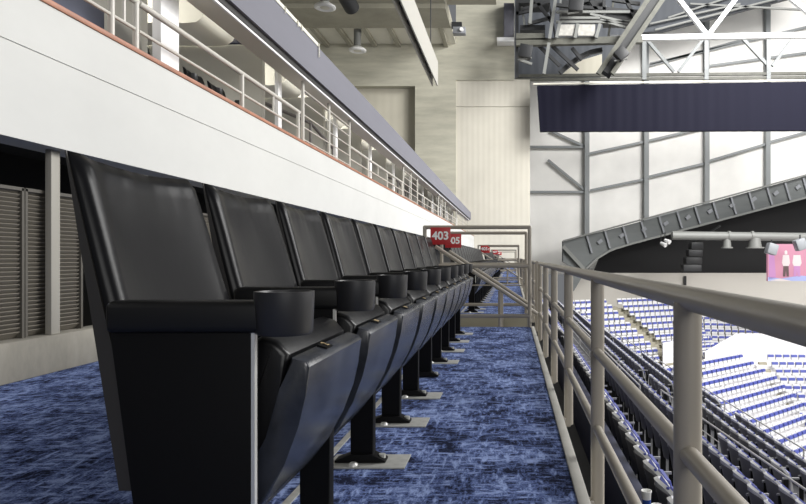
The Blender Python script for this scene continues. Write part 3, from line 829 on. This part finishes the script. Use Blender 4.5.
# dark rigging corner at the top middle
struct(MB().quadbox([at(515, 78, 54), at(600, 78, 54), at(612, 60, 54), at(655, -10, 54), at(655, -60, 54), at(515, -60, 54)], .4).build('wall_rigging', 'deck', smooth=False))
t = thing('lighting_gantry', at(575, 76, 45), 'tangled grey steel lighting gantry at the top middle', 'gantry')
lattice(t, 'beam', 'gantry', 45, [(516, 43, 642, 40), (516, 37.5, 545, 37.5)], .45)
lattice(t, 'girder', 'gantry', 44, [(672, -14, 612, 74), (657, -14, 598, 74)], .30)
lattice(t, 'web', 'gantry_dark', 44.5, [(664, -14, 605, 74)], .8)
lattice(t, 'lattice_bar', 'gantry', 44.2, [(664-8*k+(7 if k % 2 else -7), -14+12*k, 664-8*(k+1)+(-7 if k % 2 else 7), -2+12*k) for k in range(7)], .16)
for (x0, x1, y0, y1) in ((562, 604, 1, 10), (516, 550, -6, 4), (606, 634, 14, 20), (520, 545, 26, 31)):
    a, c = at(x0, y1, 46), at(x1, y0, 46)
    MB().box(a.x, c.x, 45.8, 47.6, a.z, c.z).build('platform', 'gantry_dark', t, smooth=False)
for k in range(9):
    x = 520+k*13.5
    MB().beam(at(x, -6, 46.5+.2*(k % 3)), at(x+[6, -5, 9, 0, -8, 4, 10, -6, 3][k], [34, 26, 40, 22, 38, 30, 24, 36, 28][k], 46.5+.2*(k % 3)), .14, .14).build('hanger_rod', ['duct', 'gantry', 'gantry_dark'][k % 3], t, smooth=False)
lattice(t, 'hanger', 'duct', 44.5, [(556, -4, 549.5, 39), (549, 43, 544, 74), (532, -4, 530, 24), (600, 24, 596, 38), (578, 24, 575, 38), (560, 22, 556.5, 38)], .22)
lattice(t, 'dark_bar', 'gantry_dark', 45.5, [(535, 0, 552, 22), (522, 10, 548, 2), (516, 14, 532, 10), (528, 24, 550, 18), (535, 42, 560, 66), (550, 44, 578, 70), (572, 48, 582, 60), (517, 2, 517, 78),
                                        (560, 10, 600, 14), (590, 0, 604, 22), (604, 0, 604, 18), (572, 4, 590, 0), (560, 20, 640, 24), (612, 0, 640, 4), (624, -4, 636, 20), (555, 5, 640, 12)], .22)
lattice(t, 'rail', 'duct', 44.8, [(556, 12, 630, 12), (556, 22, 640, 22), (590, 14, 640, 26), (600, 20, 634, 30), (520, 60, 532, 64), (560, 18, 600, 18)], .16)
for (x0, x1) in ((558, 575), (578, 595)):
    a, c = at(x0, 36, 44.6), at(x1, 25, 44.6)
    MB().box(a.x, c.x, 44.5, 44.7, a.z, c.z).build('panel', 'kerb', t, smooth=False)
# curved brace
pts = [at(560, 73, 46), at(570, 64, 46), at(580, 57, 46), at(590, 52.5, 46), at(602, 50, 46)]
cb = MB()
for p, q in zip(pts, pts[1:]): cb.beam(p, q, .3, .3)
cb.build('curved_brace', 'gantry_dark', t, smooth=False)
struct(MB().quadbox([at(560, 76, 52), at(572, 66, 52), at(582, 60, 52), at(602, 54, 52), at(602, 76, 52)], .3).build('wall_gusset', 'clad2', smooth=False))
def box_lamp(px, py, Y, w, ang, label):
    p = at(px, py, Y)
    t = thing('flood_lamp', p, label, 'lamp', 'dark lamp boxes on the gantry')
    m = MB(); m.box(-w/2, w/2, -w*.4, w*.4, -w/2, w/2, .03)
    for v in m.bm.verts: v.co = Matrix.Rotation(ang, 3, 'Y') @ v.co + p
    m.build('housing', 'gantry_dark', t)
    m = MB(); m.beam(p+Vector((-w*.6, 0, -w*.62)), p+Vector((w*.5, 0, -w*.45)), .2, .06)
    m.build('bracket', 'duct', t)
box_lamp(525.5, 52, 43.6, .85, .2, 'dark box lamp at the left end of the gantry')
box_lamp(621, 54, 43.2, .75, -.75, 'dark tilted box lamp on the sloping girder')
box_lamp(576, 5, 43.6, .95, 0.1, 'dark box lamp near the top edge of the gantry')

# black drape
YD = 46.5
t = thing('drape_banner', at(670, 131, YD), 'long black drape hanging across the arena under the truss', 'drape')
bm = bmesh.new(); n = 150
x0, x1 = at(537, 85, YD).x, at(880, 85, YD).x
ft, fb, kt, kb = [], [], [], []
for i in range(n+1):
    u = i/n; x = x0+(x1-x0)*u
    w = .02*math.sin(u*210)+.02*math.sin(u*97+1)
    zt = H+(VY-(85.5-5.0*u))*YD/F; zb = H+(VY-(131.5-1.0*u))*YD/F
    xb = x+.22*(1-min(1, u*12))
    ft.append(bm.verts.new((x, YD, zt))); fb.append(bm.verts.new((xb, YD-.12+w, zb)))
    kt.append(bm.verts.new((x, YD+.3, zt))); kb.append(bm.verts.new((xb, YD+.3+w, zb)))
for i in range(n):
    bm.faces.new((ft[i], ft[i+1], fb[i+1], fb[i])); bm.faces.new((kb[i], kb[i+1], kt[i+1], kt[i]))
    bm.faces.new((ft[i+1], ft[i], kt[i], kt[i+1])); bm.faces.new((fb[i], fb[i+1], kb[i+1], kb[i]))
bm.faces.new((ft[0], fb[0], kb[0], kt[0])); bm.faces.new((kt[n], kb[n], fb[n], ft[n]))
m = MB(); m.bm.free(); m.bm = bm; m.build('cloth', 'drape', t, angle=60)
MB().beam(at(533, 84.2, YD+.1), at(880, 79.2, YD+.1), .16, .10).build('top_rail', 'soffit', t)

# ------------------------------------------------------------------ upper deck raker on the far side
YU = 57.0
up = [(563, 241), (604, 231), (645, 220.5), (680, 211), (745, 193), (806, 176), (880, 155)]
lo = [(880, 178), (806, 198), (745, 214), (680, 231), (632, 244), (612, 250.5), (598, 259), (586, 270), (574, 291), (569, 291), (574, 268), (563, 262)]
struct(MB().quadbox([at(x, y, YU) for x, y in up+lo], 1.2).build('beam_raker', 'raker', smooth=False))
rb = MB()
for k in range(15):
    x = 592+k*18; yb = 253-.26*(x-592); yt = 234-.268*(x-592)
    rb.beam(at(x, yb-1.5 if k > 2 else yb, YU-.12), at(x-5, yt+2, YU-.12), .2, .16)
for k in range(12):
    x = 600+k*22; y = 241-.275*(x-600)
    rb.beam(at(x-2, y+2, YU-.1), at(x+2, y-1, YU-.1), .15, .3)
struct(rb.build('beam_rib', 'grey', smooth=False))
l2 = MB(); pl = [(585, 270), (597, 258.5), (611, 250), (632, 243.6), (680, 230.8), (806, 197.5), (880, 177.5)]
for p, q in zip(pl, pl[1:]): l2.beam(at(*p, YU-.2), at(*q, YU-.2), .3, .16)
l2.beam(at(563, 246, YU-.2), at(585, 270, YU-.2), .3, .3).beam(at(563, 241, YU-.2), at(880, 155, YU-.2), .3, .14)
struct(l2.build('trim_raker', 'duct', smooth=False))
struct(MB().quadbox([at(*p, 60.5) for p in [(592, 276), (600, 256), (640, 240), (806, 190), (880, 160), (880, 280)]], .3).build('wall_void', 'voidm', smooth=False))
struct(MB().box(*[at(566, 0, 60).x, at(900, 0, 60).x], 60, 60.3, at(0, 316, 60).z, at(0, 273, 60).z).build('wall_concourse', 'concourse', smooth=False))
struct(MB().beam(at(685, 300, 59.8), at(685, 276, 59.8), .2, .25).build('column_concourse', 'gantry_dark', smooth=False))
# hanging dark cluster of speakers
p = at(691, 262, 54.5)
t = thing('speaker_cluster', p, 'dark speaker cluster hanging in the shadow under the upper deck', 'speaker')
for k in range(4):
    m = MB(); m.box(-.75+.12*k, .75-.05*k, -.5, .5, -.28, .28, .04)
    for v in m.bm.verts: v.co += p+Vector((.1*k, 0, .62*k-.5))
    m.build('cabinet', 'gantry_dark', t)
MB().beam(p+Vector((0, 0, 1.6)), at(720, 226, 52), .12, .12).build('hanger', 'gantry_dark', t)
# pipe
p, q = at(672, 235.5, 52), at(880, 238, 52)
t = thing('air_duct', p, 'long grey air duct below the sloping upper deck', 'duct')
MB().tube(p, q, .34, 18).build('pipe', 'duct', t)
for px in (729, 752):
    a = at(px, 236, 52); MB().tube(a-Vector((.1, 0, 0)), a+Vector((.1, 0, 0)), .40, 18).build('flange', 'duct', t)
for px, w in ((727, .35), (755, .55)):
    a = at(px, 238, 52); z = at(px, 247, 52)
    MB().tube(a, z, .30*w/.4, 14, r2=.38*w/.4).tube(z, z-Vector((0, 0, .10)), w*1.3, 16).build('outlet', 'duct', t)
# screen
YS = 48.0
a, c = at(768, 281, YS), at(830, 244, YS)
t = thing('video_screen', a, 'bright pink video screen hanging at the right edge', 'screen')
def emit(name, col, s):
    m, nt, bs = new_mat(name); bs.inputs['Base Color'].default_value = (*[x*.3 for x in col], 1)
    bs.inputs['Emission Color'].default_value = (*col, 1); bs.inputs['Emission Strength'].default_value = s
    return m
M['s_pink'] = emit('screen_pink', (.78, .34, .48), .38); M['s_white'] = emit('screen_white', (.85, .75, .75), .5)
M['s_dark'] = emit('screen_dark', (.16, .10, .10), .4); M['s_blue'] = emit('screen_blue', (.45, .5, .85), .5)
M['s_mag'] = emit('screen_magenta', (.60, .28, .56), .5)
MB().box(a.x, c.x, YS, YS+.3, a.z, c.z).build('panel', 's_pink', t, smooth=False)
def shape(nm, m, pts, dy=.01):
    MB().quadbox([at(x, y, YS-dy) for x, y in pts], .008).build(nm, m, t, smooth=False)
shape('picture', 's_mag', [(769, 252), (774, 250), (776, 278), (769, 279)])
shape('picture', 's_blue', [(768, 277), (782, 278.5), (800, 275.5), (830, 278), (830, 281), (768, 281)])
shape('picture', 's_white', [(770, 280.5), (780, 278.5), (792, 281), (780, 281)], .02)
for (x, s, top, bot) in ((786, 1, 's_white', 's_dark'), (797, 1.15, 's_white', 's_mag'), (812, 1.1, 's_white', 's_dark')):
    shape('picture', top, [(x-4*s, 263), (x-3*s, 255), (x+3*s, 255), (x+4*s, 263), (x+2.4*s, 267), (x-2.4*s, 267)], .02)
    shape('picture', bot, [(x-2.6*s, 266), (x+2.6*s, 266), (x+3*s, 276.5), (x+.6*s, 276.5), (x, 270), (x-.6*s, 276.5), (x-3*s, 276.5)], .03)
    shape('picture', 's_white' if bot == 's_dark' else 's_pink', [(x-1.3*s, 254.5), (x-1.4*s, 251.5), (x, 250), (x+1.4*s, 251.5), (x+1.3*s, 254.5)], .03)
def moving_light(px, py, w, rot, label):
    p = at(px, py, 46)
    t2 = thing('stage_light', p, label, 'light', 'grey stage lights above the screen')
    m = MB(); m.box(-w/2, w/2, -w/2, w/2, -w*.55, w*.55, .08)
    for v in m.bm.verts: v.co = Matrix.Rotation(rot, 3, 'Y') @ v.co + p
    m.build('housing', 'grey', t2)
    MB().tube(p+Vector((0, 0, w*.4)), p+Vector((0, 0, w*.95)), .05, 8).build('hanger', 'gantry_dark', t2)
moving_light(771.5, 249, .70, .3, 'grey tilted stage light at the top left corner of the screen')
moving_light(800, 244.5, .72, -.35, 'grey tilted stage light at the top right edge above the screen')
# small lights under the raker
for i, (px, py) in enumerate([(661, 243), (665, 240)]):
    p = at(px, py, 55)
    t2 = thing('spot_light', p, ['small white spotlight under the sloping deck, left of a pair', 'small white spotlight under the sloping deck, right of a pair'][i], 'light', 'small spotlights under the deck')
    MB().tube(p, p+Vector((.3, -.4, -.2)), .13, 10, r2=.2).build('head', 'white', t2)
    MB().tube(p, p+Vector((0, 0, .7)), .04, 6).build('hanger', 'gantry_dark', t2)

# ------------------------------------------------------------------ light
def area(name, loc, target, sx, sy, power, col=(1, 1, 1)):
    l = bpy.data.lights.new(name, 'AREA'); l.shape = 'RECTANGLE'; l.size = sx; l.size_y = sy; l.energy = power; l.color = col
    o = bpy.data.objects.new(name, l); COL.objects.link(o); o.location = loc
    o.rotation_euler = (Vector(target)-Vector(loc)).to_track_quat('-Z', 'Y').to_euler()
    return o
area('unseen_arena_light', (24, 13, 7.5), (-2, 9, 1.0), 22, 6, 1900, (1, .99, .97))  # broad unseen light added for the glow of the lit stands opposite
area('unseen_arena_light', (6, -13, 4.5), (0.2, 4, 0.3), 9, 3, 850, (1, .99, .97))  # unseen light added behind the camera to brighten posts and aisle
area('unseen_arena_light', (24, 13, 15.5), (1, 10, -1), 16, 6, 6800, (1, .99, .97))
area('unseen_arena_light', (16, 28, 21), (-2, 48, 8), 12, 8, 1600, (1, .99, .97))  # unseen light added to lift the end wall and its cladding
area('unseen_arena_light', (22, 34, 20), (13, 42, -6), 18, 18, 6500, (1, .99, .97))  # unseen light added to brighten the far stands
area('unseen_arena_light', (32, 22, 13), (18, 35, -9), 9, 9, 6500, (1, .99, .97))  # extra unseen light added for the lower block of far seats
area('unseen_arena_light', (24, 28, 26), (23, 62, 7), 14, 8, 10500, (1, .99, .97))  # unseen light added to whiten the far frosted wall
for k in range(6):
    area('suite_lamp', (-5.0, 4.2+2.9*k, 4.27), (-4.6, 4.2+2.9*k, 0), 1.4, .9, 75, (1, .97, .9))
w = bpy.data.worlds.new('arena_air'); SC.world = w; w.use_nodes = True
bg = w.node_tree.nodes['Background']; bg.inputs['Color'].default_value = (.92, .95, 1.0, 1); bg.inputs['Strength'].default_value = .17

# ------------------------------------------------------------------ camera
cd = bpy.data.cameras.new('camera'); cam = bpy.data.objects.new('camera', cd); COL.objects.link(cam)
cam.location = (0, 0, H); cam.rotation_euler = (math.pi/2, 0, 0)
cd.sensor_width = 36; cd.sensor_fit = 'HORIZONTAL'; cd.lens = F/806*36
cd.shift_x = -(VX-403)/806; cd.shift_y = (VY-252)/806
cd.clip_start = .02; cd.clip_end = 300
cd.dof.use_dof = False
SC.camera = cam
SC.view_settings.view_transform = 'Standard'; SC.view_settings.look = 'None'
SC.view_settings.exposure = 0.12; SC.view_settings.gamma = 1.0; SC.view_settings.use_curve_mapping = False
